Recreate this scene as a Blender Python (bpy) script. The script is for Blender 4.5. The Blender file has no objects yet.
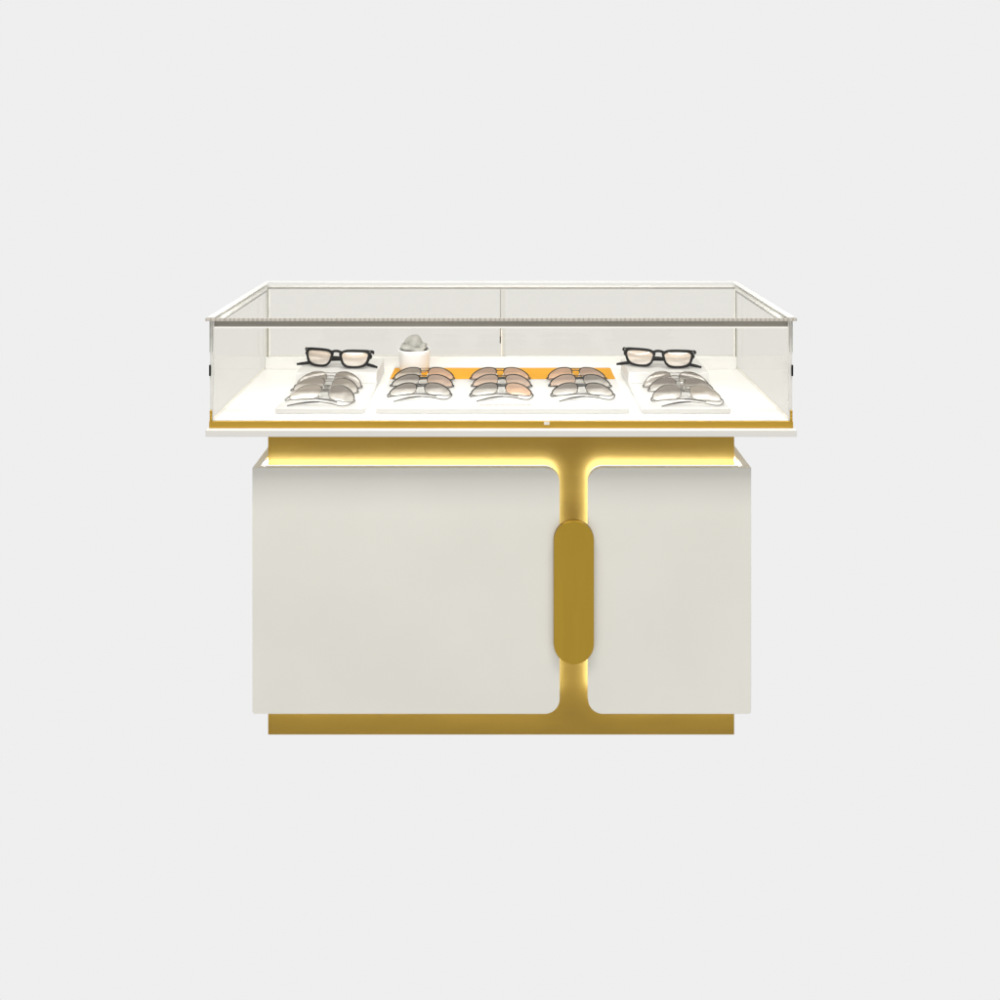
import bpy, bmesh, math, random
from mathutils import Vector, Matrix
random.seed(4)
sc = bpy.context.scene
COL = sc.collection
R = math.radians
F = 989.0            # focal length in photo pixels
D0 = 1.995           # camera to the front edge of the counter top
CZ = 1.260           # camera height
# photo point (px,py) at distance y behind the counter's front edge -> world x / z
def X(px, y): return (px-501)*(D0+y)/F
def Z(py, y): return CZ-(py-136)*(D0+y)/F

# ------------------------------------------------------------------ materials
def new_mat(name):
    m = bpy.data.materials.new(name); m.use_nodes = True
    nt = m.node_tree
    return m, nt, nt.nodes['Principled BSDF']
def noise(nt, scale, detail=3, stretch=None):
    tc = nt.nodes.new('ShaderNodeTexCoord'); mp = nt.nodes.new('ShaderNodeMapping')
    nt.links.new(tc.outputs['Object'], mp.inputs[0])
    if stretch: mp.inputs['Scale'].default_value = stretch
    n = nt.nodes.new('ShaderNodeTexNoise'); n.inputs['Scale'].default_value = scale
    n.inputs['Detail'].default_value = detail
    nt.links.new(mp.outputs[0], n.inputs[0])
    return n
def mat(name, col, rough=.5, metal=0, var=.03, vscale=12, bump=0, bscale=300, stretch=None, spec=.5, coat=0, var2=None):
    m, nt, p = new_mat(name)
    n = noise(nt, vscale, 3, stretch)
    r = nt.nodes.new('ShaderNodeValToRGB')
    c2 = var2 or tuple(max(0, c*(1-var*2)) for c in col); c1 = tuple(min(1, c*(1+var)) for c in col)
    r.color_ramp.elements[0].position = .3; r.color_ramp.elements[1].position = .7
    r.color_ramp.elements[0].color = (*c2, 1); r.color_ramp.elements[1].color = (*c1, 1)
    nt.links.new(n.outputs[0], r.inputs[0]); nt.links.new(r.outputs[0], p.inputs['Base Color'])
    p.inputs['Roughness'].default_value = rough; p.inputs['Metallic'].default_value = metal
    p.inputs['Specular IOR Level'].default_value = spec
    p.inputs['Coat Weight'].default_value = coat
    if bump:
        n2 = noise(nt, bscale, 2, stretch); b = nt.nodes.new('ShaderNodeBump')
        b.inputs['Strength'].default_value = bump; b.inputs['Distance'].default_value = .001
        nt.links.new(n2.outputs[0], b.inputs['Height']); nt.links.new(b.outputs[0], p.inputs['Normal'])
    return m
def emis(name, col, s):
    m, nt, p = new_mat(name); nt.nodes.remove(p)
    e = nt.nodes.new('ShaderNodeEmission'); e.inputs[0].default_value = (*col, 1); e.inputs[1].default_value = s
    nt.links.new(e.outputs[0], nt.nodes['Material Output'].inputs[0]); return m
def schlick(nt, base, gain):
    lw = nt.nodes.new('ShaderNodeLayerWeight'); lw.inputs[0].default_value = .5
    pw = nt.nodes.new('ShaderNodeMath'); pw.operation = 'POWER'; pw.inputs[1].default_value = 5
    ma = nt.nodes.new('ShaderNodeMath'); ma.operation = 'MULTIPLY_ADD'; ma.inputs[1].default_value = gain; ma.inputs[2].default_value = base
    ma.use_clamp = True
    nt.links.new(lw.outputs['Facing'], pw.inputs[0]); nt.links.new(pw.outputs[0], ma.inputs[0]); return ma
def pane_mat(name, tint, refl=1.0, rough=0.0):
    m, nt, p = new_mat(name); nt.nodes.remove(p)
    t = nt.nodes.new('ShaderNodeBsdfTransparent'); t.inputs[0].default_value = (*tint, 1)
    g = nt.nodes.new('ShaderNodeBsdfGlossy'); g.inputs['Roughness'].default_value = rough
    g.inputs[0].default_value = (.95, .95, .93, 1)
    mu = schlick(nt, .035*refl, .75*refl)
    mx = nt.nodes.new('ShaderNodeMixShader')
    nt.links.new(mu.outputs[0], mx.inputs[0])
    nt.links.new(t.outputs[0], mx.inputs[1]); nt.links.new(g.outputs[0], mx.inputs[2])
    nt.links.new(mx.outputs[0], nt.nodes['Material Output'].inputs[0]); return m
def lens_mat(name, top, bot, opac=.8):
    # tinted sun lens: darker at the brow, paler below, with a soft streaky sheen painted into the colour
    m, nt, p = new_mat(name); nt.nodes.remove(p)
    tc = nt.nodes.new('ShaderNodeTexCoord'); sep = nt.nodes.new('ShaderNodeSeparateXYZ')
    nt.links.new(tc.outputs['Generated'], sep.inputs[0])
    n = noise(nt, 30, 2, (1, 3, 3)); ad = nt.nodes.new('ShaderNodeMath'); ad.operation = 'MULTIPLY_ADD'
    ad.inputs[1].default_value = .7
    nt.links.new(n.outputs[0], ad.inputs[0]); nt.links.new(sep.outputs['Z'], ad.inputs[2])
    r = nt.nodes.new('ShaderNodeValToRGB')
    r.color_ramp.elements[0].position = .45; r.color_ramp.elements[0].color = (*bot, 1)
    r.color_ramp.elements[1].position = 1.0; r.color_ramp.elements[1].color = (*top, 1)
    nt.links.new(ad.outputs[0], r.inputs[0])
    t = nt.nodes.new('ShaderNodeBsdfTransparent'); d = nt.nodes.new('ShaderNodeBsdfDiffuse')
    g = nt.nodes.new('ShaderNodeBsdfGlossy'); g.inputs['Roughness'].default_value = .08
    nt.links.new(r.outputs[0], t.inputs[0]); nt.links.new(r.outputs[0], d.inputs[0])
    m1 = nt.nodes.new('ShaderNodeMixShader'); m1.inputs[0].default_value = opac
    nt.links.new(t.outputs[0], m1.inputs[1]); nt.links.new(d.outputs[0], m1.inputs[2])
    fr = schlick(nt, .05, .8)
    m2 = nt.nodes.new('ShaderNodeMixShader')
    nt.links.new(fr.outputs[0], m2.inputs[0]); nt.links.new(m1.outputs[0], m2.inputs[1]); nt.links.new(g.outputs[0], m2.inputs[2])
    nt.links.new(m2.outputs[0], nt.nodes['Material Output'].inputs[0]); return m

GOLDC = (.435, .272, .044)
M = dict(
    gold=mat('brushed_gold_core', GOLDC, .5, .5, spec=.25, var=.045, vscale=6, stretch=(.6, 1, 5), bump=.03, bscale=160),
    goldplate=mat('satin_gold_plate', (.475, .30, .036), .36, .75, spec=.3, var=.025, vscale=14, stretch=(3, 1, .35), bump=.02, bscale=400),
    goldtrim=mat('gold_trim', (.60, .37, .055), .3, .85, var=.03, vscale=10, stretch=(.4, 1, 1)),
    cream=mat('cream_lacquer', (.955, .93, .855), .55, 0, var=.018, var2=(.925, .912, .825), vscale=3.5, bump=.05, bscale=240, spec=.3),
    creamedge=mat('cream_board', (.91, .89, .84), .5, 0, var=.012, vscale=6, stretch=(.3, 1, 1)),
    white=mat('white_lacquer', (.93, .93, .92), .35, 0, var=.01, vscale=8),
    deck=mat('display_deck_white', (.97, .97, .965), .3, 0, var=.004, vscale=8),
    tray=mat('tray_white', (.72, .72, .715), .4, 0, var=.01, vscale=15),
    film=mat('white_film', (.93, .93, .91), .4, 0, var=.01, vscale=10),
    grey=mat('aluminium_profile', (.44, .42, .385), .5, .3, var=.08, vscale=9, stretch=(.5, 1, 12)),
    seal=mat('grey_seal', (.26, .25, .225), .6, 0, var=.1, vscale=30),
    darkseal=mat('dark_door_edge', (.06, .06, .055), .5, 0, var=.2, vscale=40),
    glassedge=mat('polished_glass_edge', (.62, .62, .56), .25, 0, var=.14, vscale=40, stretch=(1, 1, .5)),
    paleedge=mat('pale_glass_edge', (.93, .92, .86), .25, 0, var=.05, vscale=30),
    glass=pane_mat('case_glass', (.974, .968, .950), .45),
    orange=mat('orange_inlay', (.80, .375, .003), .6, 0, var=.07, spec=.15, vscale=9, stretch=(1, .6, 1)),
    pot=mat('white_ceramic', (.84, .86, .87), .35, 0, var=.015, vscale=30),
    leaf=mat('grey_leaf', (.42, .42, .39), .5, 0, var=.1, vscale=50, bump=.1, bscale=500),
    soil=mat('dark_soil', (.04, .035, .03), .9, 0, var=.3, vscale=200, bump=.5),
    black=mat('black_acetate', (.0025, .0025, .0025), .42, 0, var=.1, spec=.15),
    clear=lens_mat('clear_coated_lens', (.78, .67, .57), (.90, .84, .78), .62),  # pinkish lens reflections put into the colour
    silver=mat('silver_wire', (.21, .20, .185), .3, .95, var=.1, vscale=80),
    gun=mat('gunmetal_rim', (.055, .055, .05), .3, .8, var=.25, vscale=90),
    pad=mat('nose_pad_silicone', (.75, .73, .68), .35, 0, var=.03),
    tip=mat('grey_temple_tip', (.10, .10, .095), .4, 0, var=.2, vscale=60),
    lens_grey=lens_mat('grey_sun_lens', (.19, .172, .155), (.62, .60, .565)),
    lens_pale=lens_mat('pale_grey_sun_lens', (.25, .225, .195), (.70, .67, .63), .74),
    lens_brown=lens_mat('brown_sun_lens', (.32, .245, .20), (.60, .46, .37)),
    lens_rose=lens_mat('rose_brown_sun_lens', (.40, .28, .205), (.68, .46, .32)),
    print=mat('faint_tan_print', (.62, .50, .34), .6, 0, var=.1, vscale=200),
    led=emis('warm_led_strip', (.87, 1.05, 1.8), 18.5),
    ledlow=emis('dim_led_strip', (.95, 1, .9), 18.0),
    ledside=emis('led_cover_glow', (1, .98, .9), 1.8),
    goldrim=mat('dark_gold_lip', (.26, .155, .018), .45, .7, var=.1, vscale=30),
    ledge=emis('light_ledge_diffuser', (1, .99, .93), 1.05),
    diffuser=emis('case_led_diffuser', (1, .985, .95), 1.0),
)
def dashed(name, c1, c2, n):
    m, nt, p = new_mat(name)
    tc = nt.nodes.new('ShaderNodeTexCoord'); sp = nt.nodes.new('ShaderNodeSeparateXYZ')
    nt.links.new(tc.outputs['Object'], sp.inputs[0])
    a = nt.nodes.new('ShaderNodeMath'); a.operation = 'MULTIPLY'; a.inputs[1].default_value = n
    nz = noise(nt, 60, 2, (1, .01, .01)); w = nt.nodes.new('ShaderNodeMath'); w.operation = 'MULTIPLY_ADD'; w.inputs[1].default_value = 7.0
    nt.links.new(nz.outputs[0], w.inputs[0]); nt.links.new(a.outputs[0], w.inputs[2])
    s = nt.nodes.new('ShaderNodeMath'); s.operation = 'SINE'
    nt.links.new(sp.outputs['X'], a.inputs[0]); nt.links.new(w.outputs[0], s.inputs[0])
    r = nt.nodes.new('ShaderNodeValToRGB')
    r.color_ramp.elements[0].position = .0; r.color_ramp.elements[0].color = (*c2, 1)
    r.color_ramp.elements[1].position = .55; r.color_ramp.elements[1].color = (*c1, 1)
    nt.links.new(s.outputs[0], r.inputs[0]); nt.links.new(r.outputs[0], p.inputs['Base Color'])
    p.inputs['Roughness'].default_value = .35; return m
M['frost'] = dashed('frosted_edge_dots', (.54, .49, .42), (.70, .65, .58), 2*math.pi/.0094)  # LED reflections in the front lid edge, painted as tan dashes
M['frostgrey'] = dashed('frosted_side_edge', (.25, .25, .21), (.6, .6, .55), 2*math.pi/.010)

# ------------------------------------------------------------------ mesh helpers
def finish(name, bm, m, parent=None, smooth=False, bevel=0, mats=None):
    me = bpy.data.meshes.new(name); bm.normal_update(); bm.to_mesh(me); bm.free()
    o = bpy.data.objects.new(name, me); COL.objects.link(o)
    for k in (mats or [m]): me.materials.append(k)
    if smooth:
        for p in me.polygons: p.use_smooth = True
    if bevel:
        b = o.modifiers.new('bevel', 'BEVEL'); b.width = bevel; b.segments = 3; b.limit_method = 'ANGLE'; b.angle_limit = R(40)
        b.harden_normals = False
    if parent: o.parent = parent
    return o
def box(bm, x0, x1, y0, y1, z0, z1, mi=0):
    v = [bm.verts.new((x, y, z)) for x in (x0, x1) for y in (y0, y1) for z in (z0, z1)]
    fs = [(0,1,3,2),(4,6,7,5),(0,4,5,1),(2,3,7,6),(0,2,6,4),(1,5,7,3)]
    out = []
    for f in fs:
        q = bm.faces.new([v[i] for i in f]); q.material_index = mi; out.append(q)
    return out
def boxobj(name, m, parent, x0, x1, y0, y1, z0, z1, bevel=0):
    bm = bmesh.new(); box(bm, x0, x1, y0, y1, z0, z1)
    return finish(name, bm, m, parent, bevel=bevel)
def prism(bm, pts, y0, y1):
    a = [bm.verts.new((x, y0, z)) for x, z in pts]; b = [bm.verts.new((x, y1, z)) for x, z in pts]
    n = len(pts)
    bm.faces.new(a); bm.faces.new(b[::-1])
    for i in range(n): bm.faces.new((a[i], b[i], b[(i+1) % n], a[(i+1) % n]))
    bmesh.ops.recalc_face_normals(bm, faces=bm.faces[:])
def round_rect(x0, x1, z0, z1, r):   # r = radii bl, br, tr, tl
    pts = []
    for (cx, cz, rr, a0) in ((x0, z0, r[0], 180), (x1, z0, r[1], 270), (x1, z1, r[2], 0), (x0, z1, r[3], 90)):
        sx = 1 if cx == x0 else -1; sz = 1 if cz == z0 else -1
        ox, oz = cx+sx*rr, cz+sz*rr
        n = 14 if rr > .01 else (5 if rr else 0)
        if not n: pts.append((cx, cz)); continue
        for i in range(n+1):
            a = R(a0+90*i/n); pts.append((ox+rr*math.cos(a), oz+rr*math.sin(a)))
    return pts
def tube(bm, pts, rad, seg=8, cyc=False, flat=1.0, mi=0):
    pts = [Vector(p) for p in pts]; n = len(pts); rings = []
    for i, p in enumerate(pts):
        if cyc: t = pts[(i+1) % n]-pts[i-1]
        else: t = pts[min(i+1, n-1)]-pts[max(i-1, 0)]
        t.normalize(); up = Vector((0, 0, 1)) if abs(t.z) < .9 else Vector((0, 1, 0))
        s = t.cross(up).normalized(); u = s.cross(t).normalized()
        r = rad[i] if isinstance(rad, (list, tuple)) else rad
        rings.append([bm.verts.new(p+s*math.cos(2*math.pi*k/seg)*r*flat+u*math.sin(2*math.pi*k/seg)*r) for k in range(seg)])
    for i in range(n if cyc else n-1):
        a, b = rings[i], rings[(i+1) % n]
        for k in range(seg):
            f = bm.faces.new((a[k], a[(k+1) % seg], b[(k+1) % seg], b[k])); f.smooth = True; f.material_index = mi
    if not cyc: bm.faces.new(rings[0][::-1]); bm.faces.new(rings[-1])
def spline(ctrl, n=8, cyc=False):
    P = [Vector(c) for c in ctrl]; m = len(P); out = []
    for i in range(m if cyc else m-1):
        g = (lambda k: P[k % m]) if cyc else (lambda k: P[max(0, min(m-1, k))])
        p0, p1, p2, p3 = g(i-1), g(i), g(i+1), g(i+2)
        for j in range(n):
            t = j/n
            out.append(.5*((2*p1)+(p2-p0)*t+(2*p0-5*p1+4*p2-p3)*t*t+(3*p1-p0-3*p2+p3)*t**3))
    if not cyc: out.append(P[-1].copy())
    return out
def thing(name, label, cat, loc=(0, 0, 0), rz=0, group=None):
    o = bpy.data.objects.new(name, None); COL.objects.link(o); o.empty_display_size = .05
    o.location = loc; o.rotation_euler = (0, 0, rz); o['label'] = label; o['category'] = cat
    if group: o['group'] = group
    return o

# ------------------------------------------------------------------ surroundings
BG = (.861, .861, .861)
bm = bmesh.new()
v = [bm.verts.new(p) for p in ((-9, -6, 0), (9, -6, 0), (9, 2.2, 0), (-9, 2.2, 0))]; bm.faces.new(v)
fl = finish('floor', bm, emis('studio_floor_white', BG, 1.0)); fl['kind'] = 'structure'; fl['label'] = 'plain pale grey seamless studio floor'  # floor given its own even glow, fills from below without shadows
bm = bmesh.new(); prof = [(2.2, 0)]+[(2.2+1.0*math.sin(R(a)), 1.0-1.0*math.cos(R(a))) for a in range(10, 91, 10)]+[(3.2, 6)]
rows = [[bm.verts.new((x, y, z)) for x in (-9, 9)] for y, z in prof]
for a, b in zip(rows, rows[1:]): bm.faces.new((a[0], a[1], b[1], b[0]))
bd = finish('backdrop', bm, emis('studio_backdrop_grey', BG, 1.0), smooth=True); bd['kind'] = 'structure'; bd['label'] = 'plain pale grey seamless studio backdrop'  # backdrop glows by itself, level with the floor

# ------------------------------------------------------------------ the counter
C = thing('display_counter', 'white and gold jewellery style display counter with glass top case and glowing gold channel', 'display counter', (0, .24, 0))
def rel(o): o.location.y -= .24; return o       # children are modelled in world space, the root stands at y = .24
GY = .086; PY = .040; PT = .014; BACK = .45
zt, zb = Z(467.8, PY), Z(714, PY)
# gold core
cx0, cx1 = X(268, GY), X(734.3, GY)
core = rel(boxobj('gold_core', M['gold'], C, cx0, cx1, GY, BACK-.004, 0, Z(430, .0)-.0165, bevel=.0012))
# front panels
rr = 15*(D0+PY)/F
def panel(name, x0, x1, radii, led_side):
    pts = round_rect(x0, x1, zb, zt, radii)
    bm = bmesh.new(); prism(bm, pts, PY, PY+PT)
    p = rel(finish(name, bm, M['cream'], C, bevel=.0008))
    # LED tape on the back, following the top edge, the rounded corner and the channel edge
    off = .0066; r2 = rr-off; xe = (x1-off) if led_side > 0 else (x0+off); zz = zt-off
    path = [((x0+.02) if led_side > 0 else (x1-.02), zz), (xe-led_side*r2, zz)]
    for i in range(1, 9):
        a = R(90*i/8); path.append((xe-led_side*r2+led_side*r2*math.sin(a), zz-r2+r2*math.cos(a)))
    path.append((xe, zb+.026))
    bm = bmesh.new(); y = PY+PT+.0150; prev = None; w = .0028
    n = len(path); L = []; Rr = []
    for i, (a, b) in enumerate(path):
        q0 = path[max(0, i-1)]; q1 = path[min(n-1, i+1)]; t = Vector((q1[0]-q0[0], q1[1]-q0[1])).normalized()
        nx, nz = -t.y*w, t.x*w
        L.append((a+nx, b+nz)); Rr.append((a-nx, b-nz))
    poly = L+Rr[::-1]
    for (ya, yb) in ((PY+PT+.0003, y),):
        VA = [[bm.verts.new((a, yy, b)) for a, b in L] for yy in (ya, yb)]; VB = [[bm.verts.new((a, yy, b)) for a, b in Rr] for yy in (ya, yb)]
        for i in range(n-1):
            bm.faces.new((VA[1][i], VA[1][i+1], VB[1][i+1], VB[1][i])); bm.faces.new((VA[0][i], VB[0][i], VB[0][i+1], VA[0][i+1]))
            bm.faces.new((VA[0][i], VA[0][i+1], VA[1][i+1], VA[1][i])); bm.faces.new((VB[0][i], VB[1][i], VB[1][i+1], VB[0][i+1]))
    bmesh.ops.recalc_face_normals(bm, faces=bm.faces[:])
    bm.normal_update()
    for f in bm.faces: f.material_index = 0 if f.normal.y > .9 else 1
    s = finish('led_strip', bm, None, p, mats=[M['led'], M['ledside']])
    bm = bmesh.new(); box(bm, x0+.02, x1-.02, PY+PT+.0003, PY+PT+.002, zb+.002, zb+.006)
    finish('led_strip', bm, M['ledlow'], p)  # strip added to brighten the gold plinth below the panel
    return p
small = .006
x0, x1 = X(252.3, PY), X(559.7, PY); x2, x3 = X(588, PY), X(751.3, PY)
pl = panel('front_panel', x0, x1, (small, rr, rr, 0.0), 1)
pr = panel('front_panel', x2, x3, (rr, small, 0.0, rr), -1)
for s, xe in ((1, x0), (-1, x3)):
    a, b = sorted((xe, xe+s*PT))
    bm = bmesh.new(); box(bm, a, b, PY+PT, BACK, zb+small*.0, zt)
    sp = rel(finish('side_panel', bm, M['cream'], C, bevel=.0008))
    bm = bmesh.new(); a, b = sorted((xe+s*(PT+.0003), xe+s*(PT+.002))); box(bm, a, b, PY+PT+.01, BACK-.02, zt-.016, zt-.010)
    finish('led_strip', bm, M['ledlow'], sp)
    a, b = sorted((xe+s*(PT+.0004), (cx0 if s > 0 else cx1)-s*.0006)); bm = bmesh.new(); box(bm, a, b, PY+PT+.004, BACK-.004, zt-.020, zt-.012)
    finish('diffuser', bm, M['ledge'], sp)  # added glowing filler, imitates the lit inside of the side gap
rel(boxobj('back_panel', M['cream'], C, x0, x3, BACK+.0005, BACK+.014, zb, zt))
# shelf that closes the light gap low down
# capsule plate bridging the two doors
rc = 20*(D0+PY-.012)/F; xc = X(574, PY-.012); zc1, zc0 = Z(521.3, PY-.012), Z(664.7, PY-.012)
bm = bmesh.new(); prism(bm, round_rect(xc-rc, xc+rc, zc0, zc1, (rc,)*4), PY-.011, PY-.0045)
rel(finish('handle_plate', bm, M['goldplate'], C, bevel=.0006))
bm = bmesh.new(); q = .0004; prism(bm, round_rect(xc-rc-q, xc+rc+q, zc0-q, zc1+q, (rc+q,)*4), PY-.0043, PY-.0005)
rel(finish('handle_backing', bm, M['goldrim'], C, bevel=.0004))
# counter board, gold trim, deck
bx = X(797, 0); zB1, zB0 = Z(430.3, 0), Z(437, 0)
HB = .495
rel(boxobj('counter_board', M['creamedge'], C, X(205.3, 0), bx, 0, HB+.013, zB0, zB1, bevel=.0012))
TY = .014
gx0, gx1 = X(209, TY), X(793.2, TY); zG0, zG1 = zB1+.0002, Z(421.3, TY)
bm = bmesh.new()
box(bm, gx0, gx1, TY, TY+.004, zG0, zG1)
box(bm, gx0, gx0+.004, TY+.0045, HB, zG0, zG1); box(bm, gx1-.004, gx1, TY+.0045, HB, zG0, zG1)
rel(finish('gold_trim', bm, M['goldtrim'], C, bevel=.0005))
DZ = Z(419.8, TY+.009)
rel(boxobj('display_deck', M['deck'], C, gx0+.0045, gx1-.0045, TY+.005, HB-.002, zG0, DZ-.0004))
# small pale tab of the lock on the trim
rel(boxobj('lock_tab', M['paleedge'], C, X(544.2, 0), X(549.8, 0), TY-.0022, TY-.0002, Z(424.6, TY), zG1-.0005, bevel=.0005))
# reflections of the gold trim in the pane corners, built as gold boxes
for xx in (gx0+.0012, gx1-.0062):
    bm = bmesh.new(); box(bm, xx, xx+.005, TY-.0005, TY+.0015, zG1+.0003, zG1+.008)
    box(bm, xx, xx+.005, TY-.0005, TY+.0015, zG1+.0085, zG1+.013); box(bm, xx, xx+.005, TY-.0005, TY+.0015, zG1+.0135, zG1+.022)
    rel(finish('corner_clip', bm, M['goldtrim'], C, bevel=.0006))
# glass panes
GZ1 = Z(321.2, 0)-.0004
def pane(name, x0, x1, y0, y1, z0, z1, axis, edge):
    bm = bmesh.new(); fs = box(bm, x0, x1, y0, y1, z0, z1)
    bm.normal_update()
    for f in fs:
        n = f.normal
        f.material_index = 0 if abs(n[axis]) > .5 else 1
    return rel(finish(name, bm, None, C, mats=[M['glass'], edge]))
sx0, sx1 = X(209.6, TY), X(792.6, TY)
gt = .0065
pane('glass_side', sx0, sx0+gt, TY+.002, HB-.006, zG1+.0004, GZ1, 0, M['paleedge'])
pane('glass_side', sx1-gt, sx1, TY+.002, HB-.006, zG1+.0004, GZ1, 0, M['paleedge'])
pane('glass_front', sx0+gt+.0006, sx1-gt-.0006, TY+.002, TY+.006, zG1+.0004, GZ1, 1, M['glassedge'])
# thin seals down the front corners
for xx in (sx0-.0003, sx0+gt-.0010, sx1-gt-.0002, sx1-.0009):
    rel(boxobj('corner_seal', M['glassedge'], C, xx, xx+.0012, TY-.0002, TY+.0016, Z(352, TY), GZ1))
# reflections of the black glasses in the side pane edges, built as dark boxes
for xx in (sx0-.0012, sx1-.0024):
    rel(boxobj('edge_clip', M['black'], C, xx, xx+.0036, TY-.0010, TY+.0012, Z(376, TY), Z(365, TY), bevel=.0006))
# back: raised track and two sliding glass doors
BK = .468
rel(boxobj('door_track', M['white'], C, sx0+gt+.001, sx1-gt-.001, BK-.008, BK+.016, DZ, Z(357.2, BK-.008), bevel=.0008))
zt0 = Z(357.2, BK-.008)+.0003; zt1 = Z(289.5, BK-.008)
xm = X(500.6, BK)
bxl, bxr = sx0+gt+.002, sx1-gt-.002
for (a, b, yy) in ((bxl, xm+.012, BK), (xm-.012+.012, bxr, BK+.008)):
    d = pane('sliding_glass_door', a, b, yy, yy+.004, zt0, zt1, 1, M['glassedge'])
# door stile where the doors meet
rel(boxobj('door_stile', M['seal'], C, xm-.0016, xm+.0010, BK-.0030, BK-.0004, Z(343, BK), zt1))
rel(boxobj('door_stile', M['paleedge'], C, xm+.0013, xm+.0040, BK-.0030, BK-.0004, zt0, Z(330, BK)))
rel(boxobj('door_edge', M['darkseal'], C, xm-.0022, xm+.0010, BK-.0040, BK-.0031, Z(343, BK), Z(336, BK)))
# slim back corner posts
for xx in (X(268.2, BK), X(735.6, BK)):
    s = 1 if xx < 0 else -1
    rel(boxobj('corner_post', M['seal'], C, xx-.0008, xx+.0008, BK-.0042, BK-.0010, zt0, zt1))
    a, b = sorted((xx+s*.0016, xx+s*.0056)); rel(boxobj('corner_post', M['paleedge'], C, a, b, BK-.0042, BK-.0010, zt0, zt1))
# lid: glass plate with dashed edges and white film border
LZ1, LZ0 = Z(318.2, 0), Z(321.2, 0)
LB = .505
bm = bmesh.new()
for f in box(bm, X(205.3, 0)+.001, bx-.001, .0035, LB-.001, LZ0, LZ1-.0004): pass
bm.normal_update()
for f in bm.faces: f.material_index = 1 if abs(f.normal.x) > .5 else 0
lid = rel(finish('glass_lid', bm, None, C, mats=[M['glass'], M['frostgrey']]))
lx0, lx1 = X(205.3, 0), bx
rel(boxobj('lid_front_edge', M['frost'], C, lx0, lx1, 0, .003, LZ0, LZ1, bevel=.0006))
fw = .0175
bm = bmesh.new(); zz0, zz1 = LZ1-.0001, LZ1+.0014
box(bm, lx0+.003, lx0+fw, .004, LB-.022, zz0, zz1); box(bm, lx1-fw, lx1-.003, .004, LB-.022, zz0, zz1)
box(bm, lx0+.003, lx1-.003, LB-.0215, LB-.0005, zz0, zz1)
rel(finish('lid_border', bm, M['film'], C, bevel=.0003))
# back rail with white face and grey underside line, side seals
zr = LZ0-.0003
rel(boxobj('back_rail', M['film'], C, bxl, bxr, LB-.030, LB-.018, Z(287.3, LB-.03), zr, bevel=.0006))
rel(boxobj('rail_seal', M['seal'], C, bxl, bxr, LB-.0295, LB-.019, Z(289.2, LB-.03), Z(287.3, LB-.03)-.0003))
for s in (1, -1):
    xa = lx0+fw if s > 0 else lx1-fw
    xa = (sx0+gt+.0006) if s > 0 else (sx1-gt-.0006)
    a, b = sorted((xa, xa+s*.0034)); rel(boxobj('side_rail', M['film'], C, a, b, TY+.0188, LB-.045, LZ0-.0082, LZ0-.0003))
    rel(boxobj('rail_seal', M['grey'], C, a, b, TY+.0188, LB-.045, LZ0-.0108, LZ0-.0084))
    a, b = sorted((xa, xa+s*.0038)); rel(boxobj('rail_seal', M['seal'], C, a, b, TY+.0188, LB-.045, LZ0-.0128, LZ0-.0110))
# LED profile below the front of the lid
px0, px1 = X(213.4, .022), X(789.8, .022)
zp1, zp0 = LZ0-.0006, Z(327.5, .006)
prof = rel(boxobj('light_profile', M['grey'], C, sx0+gt+.001, sx1-gt-.001, TY+.0062, TY+.018, Z(327.3, TY), zp1, bevel=.0005))
bm = bmesh.new(); box(bm, sx0+gt+.002, sx1-gt-.002, TY+.0065, TY+.0165, Z(328.9, TY), Z(327.3, TY)-.0003)
df = finish('diffuser', bm, M['diffuser'], prof); 

# ------------------------------------------------------------------ trays
DT = DZ+.0003
TH = .0104
def tray_left(px_l, px_r, name, label):
    y0 = .068; a, b = X(px_l, y0), X(px_r, y0)
    t = thing(name, label, 'display tray', ((a+b)/2, y0+.17, DT), 0, 'white display trays on the deck')
    hw = (b-a)/2
    boxobj('slab', M['tray'], t, -hw, hw, -.17, .19, 0, TH, bevel=.0012)
    boxobj('riser', M['tray'], t, -hw, hw, .278-.238, .42-.238, TH+.0003, TH+.0244, bevel=.0012)
    return t
tray_left(275, 364, 'display_tray', 'white stepped tray at the left of the case, black glasses on its raised back step')
tray_left(641.5, 730.5, 'display_tray', 'white stepped tray at the right of the case, black glasses on its raised back step')
a, b = X(376, .068), X(629.5, .068)
t = thing('display_tray', 'wide low white tray in the middle with an orange strip along its back', 'display tray', ((a+b)/2, .238, DT), 0, 'white display trays on the deck')
hw = (b-a)/2
boxobj('slab', M['tray'], t, -hw, hw, -.17, .205, 0, TH, bevel=.0012)
boxobj('orange_inlay', M['orange'], t, -hw+.001, hw-.001, .317-.238, .422-.238, TH+.0003, TH+.0018, bevel=.0004)
# faint line of tiny print near the front edge
bm = bmesh.new(); xx = X(479.5, .09)-(a+b)/2; end = X(531, .09)-(a+b)/2
while xx < end:
    wl = random.uniform(.006, .016); q = xx
    while q < min(xx+wl, end):
        cw = random.uniform(.0010, .0020); h = random.uniform(.0035, .0055)
        box(bm, q, q+cw*.7, .094-.238, .094-.238+h, TH+.0002, TH+.0004)
        if random.random() < .6: box(bm, q+cw*.72, q+cw*1.2, .094-.238+h*.4, .094-.238+h*.6, TH+.0002, TH+.0004)
        q += cw*1.5
    xx += wl+.004
finish('printed_line', bm, M['print'], t)
TT = DT+TH+.0003      # top of the slabs
RT = DT+TH+.0247         # top of the risers

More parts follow.
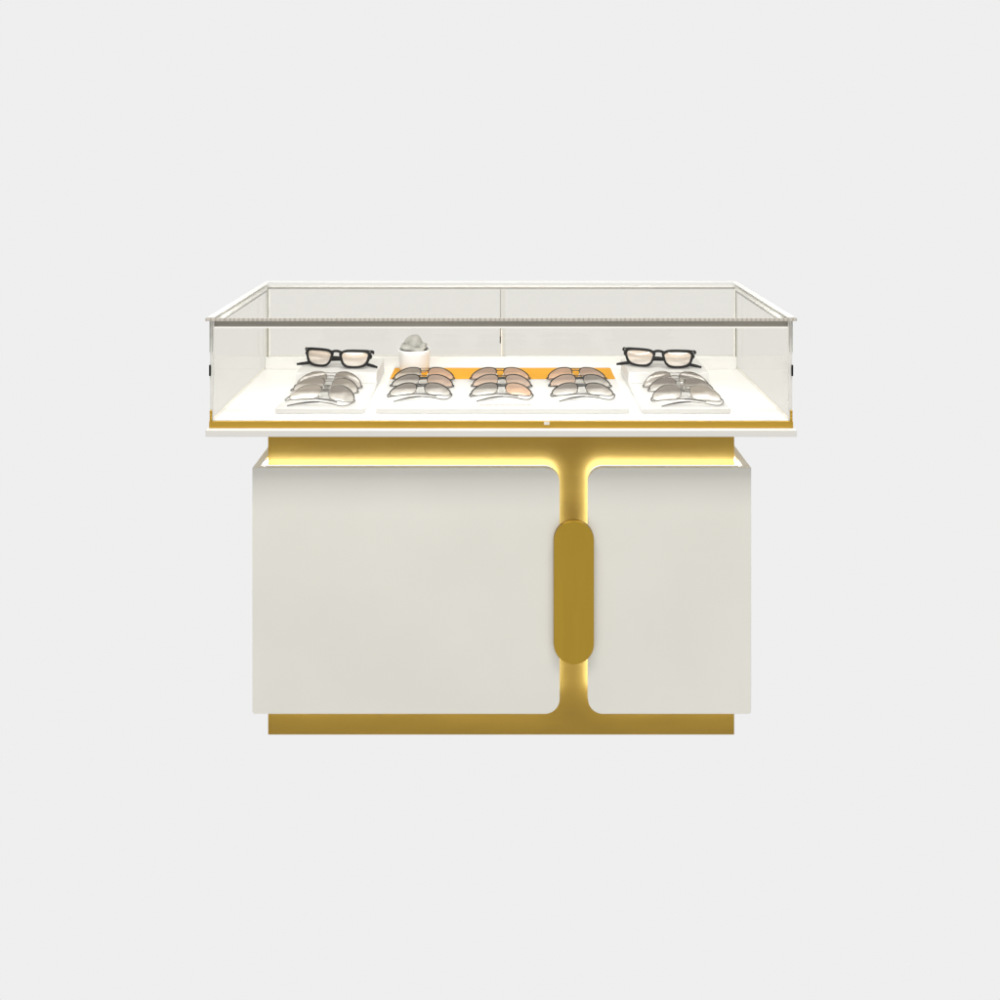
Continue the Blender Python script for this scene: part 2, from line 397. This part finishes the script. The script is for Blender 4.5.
# ------------------------------------------------------------------ metal sunglasses
LENS = [(.0085, .022), (.0095, .031), (.0155, .0375), (.026, .0400), (.039, .0380), (.0510, .0310), (.0600, .0215), (.0655, .0110),
        (.0645, .0030), (.0550, -.0005), (.036, .0), (.022, .0010), (.0135, .0060), (.0095, .0130)]
def sunglasses(pxl, pxr, ybase, lensm, rimm, label, group, yaw=0, zlift=0, tipm='tip', ct=.75, st=.45, rimr=.0015, temples=True, lensm2=None):
    D = D0+ybase; xc = ((pxl+pxr)/2-501)*D/F; wid = (pxr-pxl)*D/F; s = wid/.1335
    t = thing('sunglasses', label, 'sunglasses', (xc, ybase, TT+zlift), yaw, group)
    ky = 2.7
    def P(u, v, dy=0):
        return Vector((u*s, v*ct-ky*u*u+dy, v*st+.0016))
    for side in (-1, 1):
        out = [(p.x, p.y) for p in spline([(side*a, b, 0) for a, b in LENS], 5, True)]
        # lens
        cu = sum(p[0] for p in out)/len(out); cv = sum(p[1] for p in out)/len(out)
        bm = bmesh.new(); rings = []
        for k in (1, .75, .5, .25):
            rings.append([bm.verts.new(P(cu+(u-cu)*k, cv+(v-cv)*k)+Vector((0, -.0022*(1-k*k), .0022*(1-k*k)))) for u, v in out])
        c = bm.verts.new(P(cu, cv)+Vector((0, -.0022, .0022)))
        n = len(out)
        for ra, rb in zip(rings, rings[1:]):
            for i in range(n): bm.faces.new((ra[i], ra[(i+1) % n], rb[(i+1) % n], rb[i]))
        for i in range(n): bm.faces.new((rings[-1][i], rings[-1][(i+1) % n], c))
        finish('lens', bm, M[(lensm2 if side > 0 and lensm2 else lensm)], t, smooth=True)
        # rim: heavier brow, thin lower wire
        bm = bmesh.new(); rad = []
        for u, v in out:
            top = max(0, min(1, (v-(.010+.0*abs(u)))/.02)) if abs(u) < .05 else max(0, min(1, (v-.003)/.01))
            rad.append(.00055+(rimr-.00055)*top)
        tube(bm, [P(u, v) for u, v in out], rad, 8, True)
        rim = finish('rim', bm, M[rimm], t)
        # hinge block
        bm = bmesh.new(); tube(bm, [P(side*.0645, .0075), P(side*.0685, .0060, -.002), P(side*.0690, .0045, -.007)], [.0013, .0016, .0012], 8)
        finish('hinge', bm, M[rimm], t)
        # nose pad on its wire
        bm = bmesh.new(); q = P(side*.0070, .0130, -.005)
        bmesh.ops.create_uvsphere(bm, u_segments=12, v_segments=8, radius=1, matrix=Matrix.Translation(q) @ Matrix.Rotation(side*.35, 4, 'Y') @ Matrix.Diagonal((.0012, .0022, .0042, 1)))
        npd = finish('nose_pad', bm, M['pad'], t, smooth=True)
        bm = bmesh.new(); tube(bm, spline([P(side*.0092, .018), P(side*.0080, .0185, -.004), P(side*.0072, .0150, -.0045)], 4), .00045, 6)
        finish('pad_arm', bm, M['silver'], npd)
    bm = bmesh.new()
    tube(bm, spline([P(-.0092, .0270), P(-.005, .0285), P(0, .0290), P(.005, .0285), P(.0092, .0270)], 4), .0011, 8)
    tube(bm, spline([P(-.0125, .0365), P(-.006, .0362), P(0, .0360), P(.006, .0362), P(.0125, .0365)], 4), .0008, 8)
    finish('bridge', bm, M[rimm], t)
    # folded temples lying on the near side
    for side, pts in ((1, [(.0690, -.0205, .0045), (.0668, -.030, .004), (.0590, -.0450, .0030), (.0470, -.0475, .0035), (.028, -.0415, .0055), (.0, -.0370, .0065), (-.030, -.044, .004), (-.052, -.058, .0018)]),
                      (-1, [(-.0690, -.0205, .0045), (-.066, -.027, .0035), (-.050, -.022, .0045), (-.020, -.0150, .0060), (.010, -.0145, .006), (.036, -.021, .0030)])):
        if not temples: pts = [(a*1, b*.55, c*.8) for a, b, c in pts]
        sp = spline([(a*s, b, c) for a, b, c in pts], 6); k = int(len(sp)*.68)
        bm = bmesh.new(); tube(bm, sp[:k+1], .0010, 8); tm = finish('temple', bm, M[rimm], t)
        bm = bmesh.new(); tail = sp[k:]; tube(bm, tail, [.0011+.0009*math.sin(math.pi*min(1, i/(len(tail)-1)+.15)) for i in range(len(tail))], 8)
        finish('temple_tip', bm, M[tipm], tm)
    return t
g = 'metal sunglasses laid in rows of three'
Y3, Y2, Y1 = .174, .252, .305
# left tray
sunglasses(297, 362.5, .243, 'lens_pale', 'silver', 'silver sunglasses on the left tray, farthest back of its three pairs', g, yaw=R(-3), tipm='silver', temples=False, rimr=.0012, ct=.45, st=.74)
sunglasses(293, 359.5, .205, 'lens_pale', 'silver', 'middle pair of the three silver sunglasses stacked on the left tray', g, yaw=R(-7), tipm='silver', temples=False, rimr=.0013, st=.55)
sunglasses(288.5, 356.5, .131, 'lens_pale', 'silver', 'front pair of the three silver sunglasses stacked on the left tray', g, yaw=R(-9), tipm='tip', rimr=.0013, lensm2='lens_grey', st=.62)
# middle tray: three columns
sunglasses(394.3, 454, Y1, 'lens_pale', 'gun', 'dark rimmed sunglasses on the orange strip directly in front of the small white pot', g, lensm2='lens_rose', temples=False, zlift=.0035)
sunglasses(391.8, 453.3, Y2, 'lens_grey', 'gun', 'middle pair of the three dark rimmed sunglasses in front of the white pot', g, lensm2='lens_brown', yaw=R(-2), temples=False)
sunglasses(389.3, 451, Y3, 'lens_grey', 'gun', 'grey sunglasses nearest the front in the column of three before the white pot', g, yaw=R(1))
sunglasses(471, 529.3, Y1, 'lens_brown', 'gun', 'brown lens sunglasses on the orange strip at the very centre of the case', g, temples=False, lensm2='lens_rose', zlift=.0035)
sunglasses(472.5, 531, Y2, 'lens_brown', 'gun', 'middle pair of the central column, brown lenses with dark rims', g, yaw=R(-1), temples=False)
sunglasses(471, 532, Y3, 'lens_grey', 'gun', 'front pair of the central column, grey left lens and tan right lens', g, lensm2='lens_rose', yaw=R(-1))
sunglasses(547.5, 605, Y1, 'lens_rose', 'gun', 'rosy lens sunglasses on the right end of the orange strip', g, temples=False, lensm2='lens_brown', zlift=.0035)
sunglasses(549.5, 610, Y2, 'lens_brown', 'gun', 'middle pair of the right column on the wide tray, brown and grey lenses', g, yaw=R(-2), temples=False, lensm2='lens_grey')
sunglasses(551.5, 613, Y3, 'lens_grey', 'gun', 'front pair of the right column on the wide tray, both lenses grey', g, yaw=R(-1))
# right tray
sunglasses(643.5, 708, .243, 'lens_pale', 'silver', 'silver sunglasses on the right tray, farthest back of its three pairs', g, yaw=R(-2), tipm='silver', temples=False, rimr=.0012, lensm2='lens_grey', ct=.45, st=.74)
sunglasses(649, 713, .205, 'lens_grey', 'silver', 'middle pair of the three silver sunglasses stacked on the right tray', g, yaw=R(-5), tipm='silver', temples=False, rimr=.0013, st=.55)
sunglasses(652, 720.5, .131, 'lens_grey', 'silver', 'front pair of the three silver sunglasses stacked on the right tray', g, yaw=R(-4), tipm='tip', rimr=.0013, lensm2='lens_pale', st=.62)

# ------------------------------------------------------------------ thick black glasses
HOLE = [(.0128, .0320), (.0175, .0370), (.030, .0392), (.050, .0392), (.0650, .0375), (.0705, .0325), (.0690, .0220), (.0640, .0125), (.0540, .0078),
        (.040, .0064), (.0270, .0080), (.0185, .0140), (.0145, .0240)]
OUT = [(.0070, .0360), (.017, .0430), (.032, .0450), (.052, .0448), (.0720, .0430), (.0760, .0340), (.0745, .0210), (.0680, .0070), (.0560, .0025),
       (.040, .0015), (.0240, .0030), (.0145, .0110), (.0095, .0240)]
def black_glasses(pxc, ybase, label, yaw):
    D = D0+ybase; t = thing('eyeglasses', label, 'eyeglasses', ((pxc-501)*D/F, ybase, RT+.0004), yaw, 'thick black eyeglasses on the raised steps')
    k = .93
    def P(u, v, d): return Vector((u*k*1.13, d+v*.18+2.2*u*u, v*k*1.03))
    for side in (-1, 1):
        o = spline([(side*a, b, 0) for a, b in OUT], 5, True); h = spline([(side*a, b, 0) for a, b in HOLE], 5, True); n = len(o)
        bm = bmesh.new(); V = []
        for loop in (o, h):
            for d in (-.0024, .0022): V.append([bm.verts.new(P(p.x, p.y, d)) for p in loop])
        of, ob, hf, hb = V
        for i in range(n):
            j = (i+1) % n
            bm.faces.new((of[i], of[j], hf[j], hf[i])); bm.faces.new((ob[j], ob[i], hb[i], hb[j]))
            bm.faces.new((of[j], of[i], ob[i], ob[j])); bm.faces.new((hf[i], hf[j], hb[j], hb[i]))
        bmesh.ops.recalc_face_normals(bm, faces=bm.faces[:])
        fr = finish('rim', bm, M['black'], t, bevel=.0005)
        # end piece and rivet
        bm = bmesh.new(); tube(bm, [P(side*.070, .0400, .0), P(side*.0785, .0392, .001), P(side*.0800, .0370, .005), P(side*.0790, .0330, .010)], [.0034, .0040, .0040, .0026], 10, flat=.7)
        ep = finish('end_piece', bm, M['black'], fr)
        bm = bmesh.new(); q = P(side*.0752, .0398, -.0034)
        bmesh.ops.create_uvsphere(bm, u_segments=12, v_segments=8, radius=1, matrix=Matrix.Translation(q) @ Matrix.Diagonal((.0026, .0011, .0016, 1)))
        finish('rivet', bm, M['silver'], fr, smooth=True)
        bm = bmesh.new(); cu = .042*side; cv = .023
        ring = [bm.verts.new(P(p.x, p.y, 0)) for p in h]; mid = [bm.verts.new(P(cu+(p.x-cu)*.5, cv+(p.y-cv)*.5, -.0012)) for p in h]; c = bm.verts.new(P(cu, cv, -.0016))
        for i in range(n):
            j = (i+1) % n; bm.faces.new((ring[i], ring[j], mid[j], mid[i])); bm.faces.new((mid[i], mid[j], c))
        finish('lens', bm, M['clear'], t, smooth=True)
    bm = bmesh.new(); tube(bm, spline([P(-.013, .0370, 0), P(-.006, .0400, -.0005), P(0, .0408, -.0008), P(.006, .0400, -.0005), P(.013, .0370, 0)], 4), .0032, 10, flat=.7)
    finish('bridge', bm, M['black'], t)
    # temples folded behind, tips sticking out past the rims
    for side, yy, tipz in ((1, .030, .010), (-1, .040, .012)):
        p = [(side*.079, .016, .031), (side*.080, .022, .026), (side*.066, yy, .019), (side*.030, yy+.003, .015), (-side*.020, yy+.002, .013), (-side*.060, yy-.012, .008), (-side*.098, yy-.028, .0045)]
        sp = spline(p, 6); bm = bmesh.new(); n = len(sp)
        tube(bm, sp, [.0036+.0006*math.sin(math.pi*i/(n-1)) if i < n-2 else .0028 for i in range(n)], 10, flat=.6)
        finish('temple', bm, M['black'], t)
    return t
black_glasses(335.5, .318, 'thick black rimmed clear eyeglasses on the left tray step, beside the small white pot', R(-12))
black_glasses(658.5, .318, 'thick black rimmed clear eyeglasses on the right tray step, near the right back corner', R(-12))

# ------------------------------------------------------------------ pot with grey succulent
PYY = .392; xc = X(414.3, PYY)
pz = TT+.0018
pt = thing('plant_pot', 'small white ceramic pot holding a grey rounded succulent, behind the orange strip', 'plant pot', (xc, PYY, pz))
rim_r = 16.2*(D0+PYY)/F; ph = .0535
prf = [(.0, .0), (.031, .0), (.0335, .0015), (.0358, .010), (.0372, .026), (rim_r, .044), (rim_r, ph-.001), (rim_r-.0012, ph), (rim_r-.0030, ph-.0005), (rim_r-.0038, ph-.004), (rim_r-.0048, .030), (.0, .030)]
bm = bmesh.new(); seg = 48; rings = []
for r, z in prf: rings.append([bm.verts.new((r*math.cos(2*math.pi*k/seg), r*math.sin(2*math.pi*k/seg), z)) for k in range(seg)] if r else [bm.verts.new((0, 0, z))])
for a, b in zip(rings, rings[1:]):
    for k in range(seg):
        if len(a) == 1: bm.faces.new((a[0], b[(k+1) % seg], b[k]))
        elif len(b) == 1: bm.faces.new((a[k], a[(k+1) % seg], b[0]))
        else: bm.faces.new((a[k], a[(k+1) % seg], b[(k+1) % seg], b[k]))
bmesh.ops.recalc_face_normals(bm, faces=bm.faces[:])
finish('pot', bm, M['pot'], pt, smooth=True)
bm = bmesh.new(); bmesh.ops.create_circle(bm, cap_ends=True, segments=32, radius=rim_r-.005, matrix=Matrix.Translation((0, 0, ph-.006))); finish('soil', bm, M['soil'], pt)
pl_ = thing('succulent', 'grey succulent with thick rounded folded leaves growing in the small white pot', 'plant', (xc, PYY, pz+ph-.0058))
def leaf(c, rx, ry, rz, rot, bend):
    bm = bmesh.new(); bmesh.ops.create_uvsphere(bm, u_segments=32, v_segments=20, radius=1)
    mt = Matrix.Rotation(R(rot[2]), 4, 'Z') @ Matrix.Rotation(R(rot[1]), 4, 'Y') @ Matrix.Rotation(R(rot[0]), 4, 'X')
    for v in bm.verts:
        x, y, z = v.co
        f = 1-.25*abs(x)**2
        q = Vector((x*rx, y*ry*f, z*rz*f-bend*x*x))
        q.z += .0009*math.sin(x*5+c[0]*300); v.co = mt @ q+Vector(c)
    return finish('leaf', bm, M['leaf'], pl_, smooth=True)
leaf((-.001, .003, .0195), .0235, .021, .0195, (10, 8, 0), .004)
leaf((-.0130, -.0150, .0095), .0200, .0130, .0088, (8, 10, 18), -.002)
leaf((.0120, -.0220, .0055), .0185, .0095, .0066, (10, -11, -4), -.0040)
leaf((.0205, -.0080, .0125), .0125, .0105, .0078, (0, -42, 20), .002)
leaf((-.020, .010, .010), .012, .014, .010, (0, 30, 0), .002)
leaf((.012, .018, .010), .018, .012, .010, (0, 10, 0), .002)

# ------------------------------------------------------------------ light
w = bpy.data.worlds.new('World'); sc.world = w; w.use_nodes = True
w.node_tree.nodes['Background'].inputs[0].default_value = (1.0, .985, .955, 1)
w.node_tree.nodes['Background'].inputs[1].default_value = .20
def area(name, loc, rot, sx, sy, e, col=(1, 1, 1)):
    l = bpy.data.lights.new(name, 'AREA'); l.shape = 'RECTANGLE'; l.size = sx; l.size_y = sy; l.energy = e; l.color = col
    o = bpy.data.objects.new(name, l); COL.objects.link(o); o.location = loc; o.rotation_euler = rot; return o
area('case_light', (0, TY+.0125, Z(329.2, TY)-.0015), (R(66), 0, 0), 1.12, .008, 2.7, (1, .995, .985))
area('softbox', (0, -1.36, 4.5), (R(-18), 0, 0), 4.0, 1.0, 222, (1, .985, .96))

cam = bpy.data.cameras.new('camera'); co = bpy.data.objects.new('camera', cam); COL.objects.link(co)
co.location = (0, -D0, CZ); co.rotation_euler = (R(90), 0, 0)
cam.sensor_width = 36; cam.lens = 36*F/1000; cam.shift_x = -.001; cam.shift_y = -.364; cam.clip_start = .05; cam.clip_end = 100
sc.camera = co
sc.view_settings.view_transform = 'Standard'; sc.view_settings.look = 'None'; sc.view_settings.exposure = 0
sc.cycles.max_bounces = 12; sc.cycles.transparent_max_bounces = 24; sc.cycles.use_denoising = True
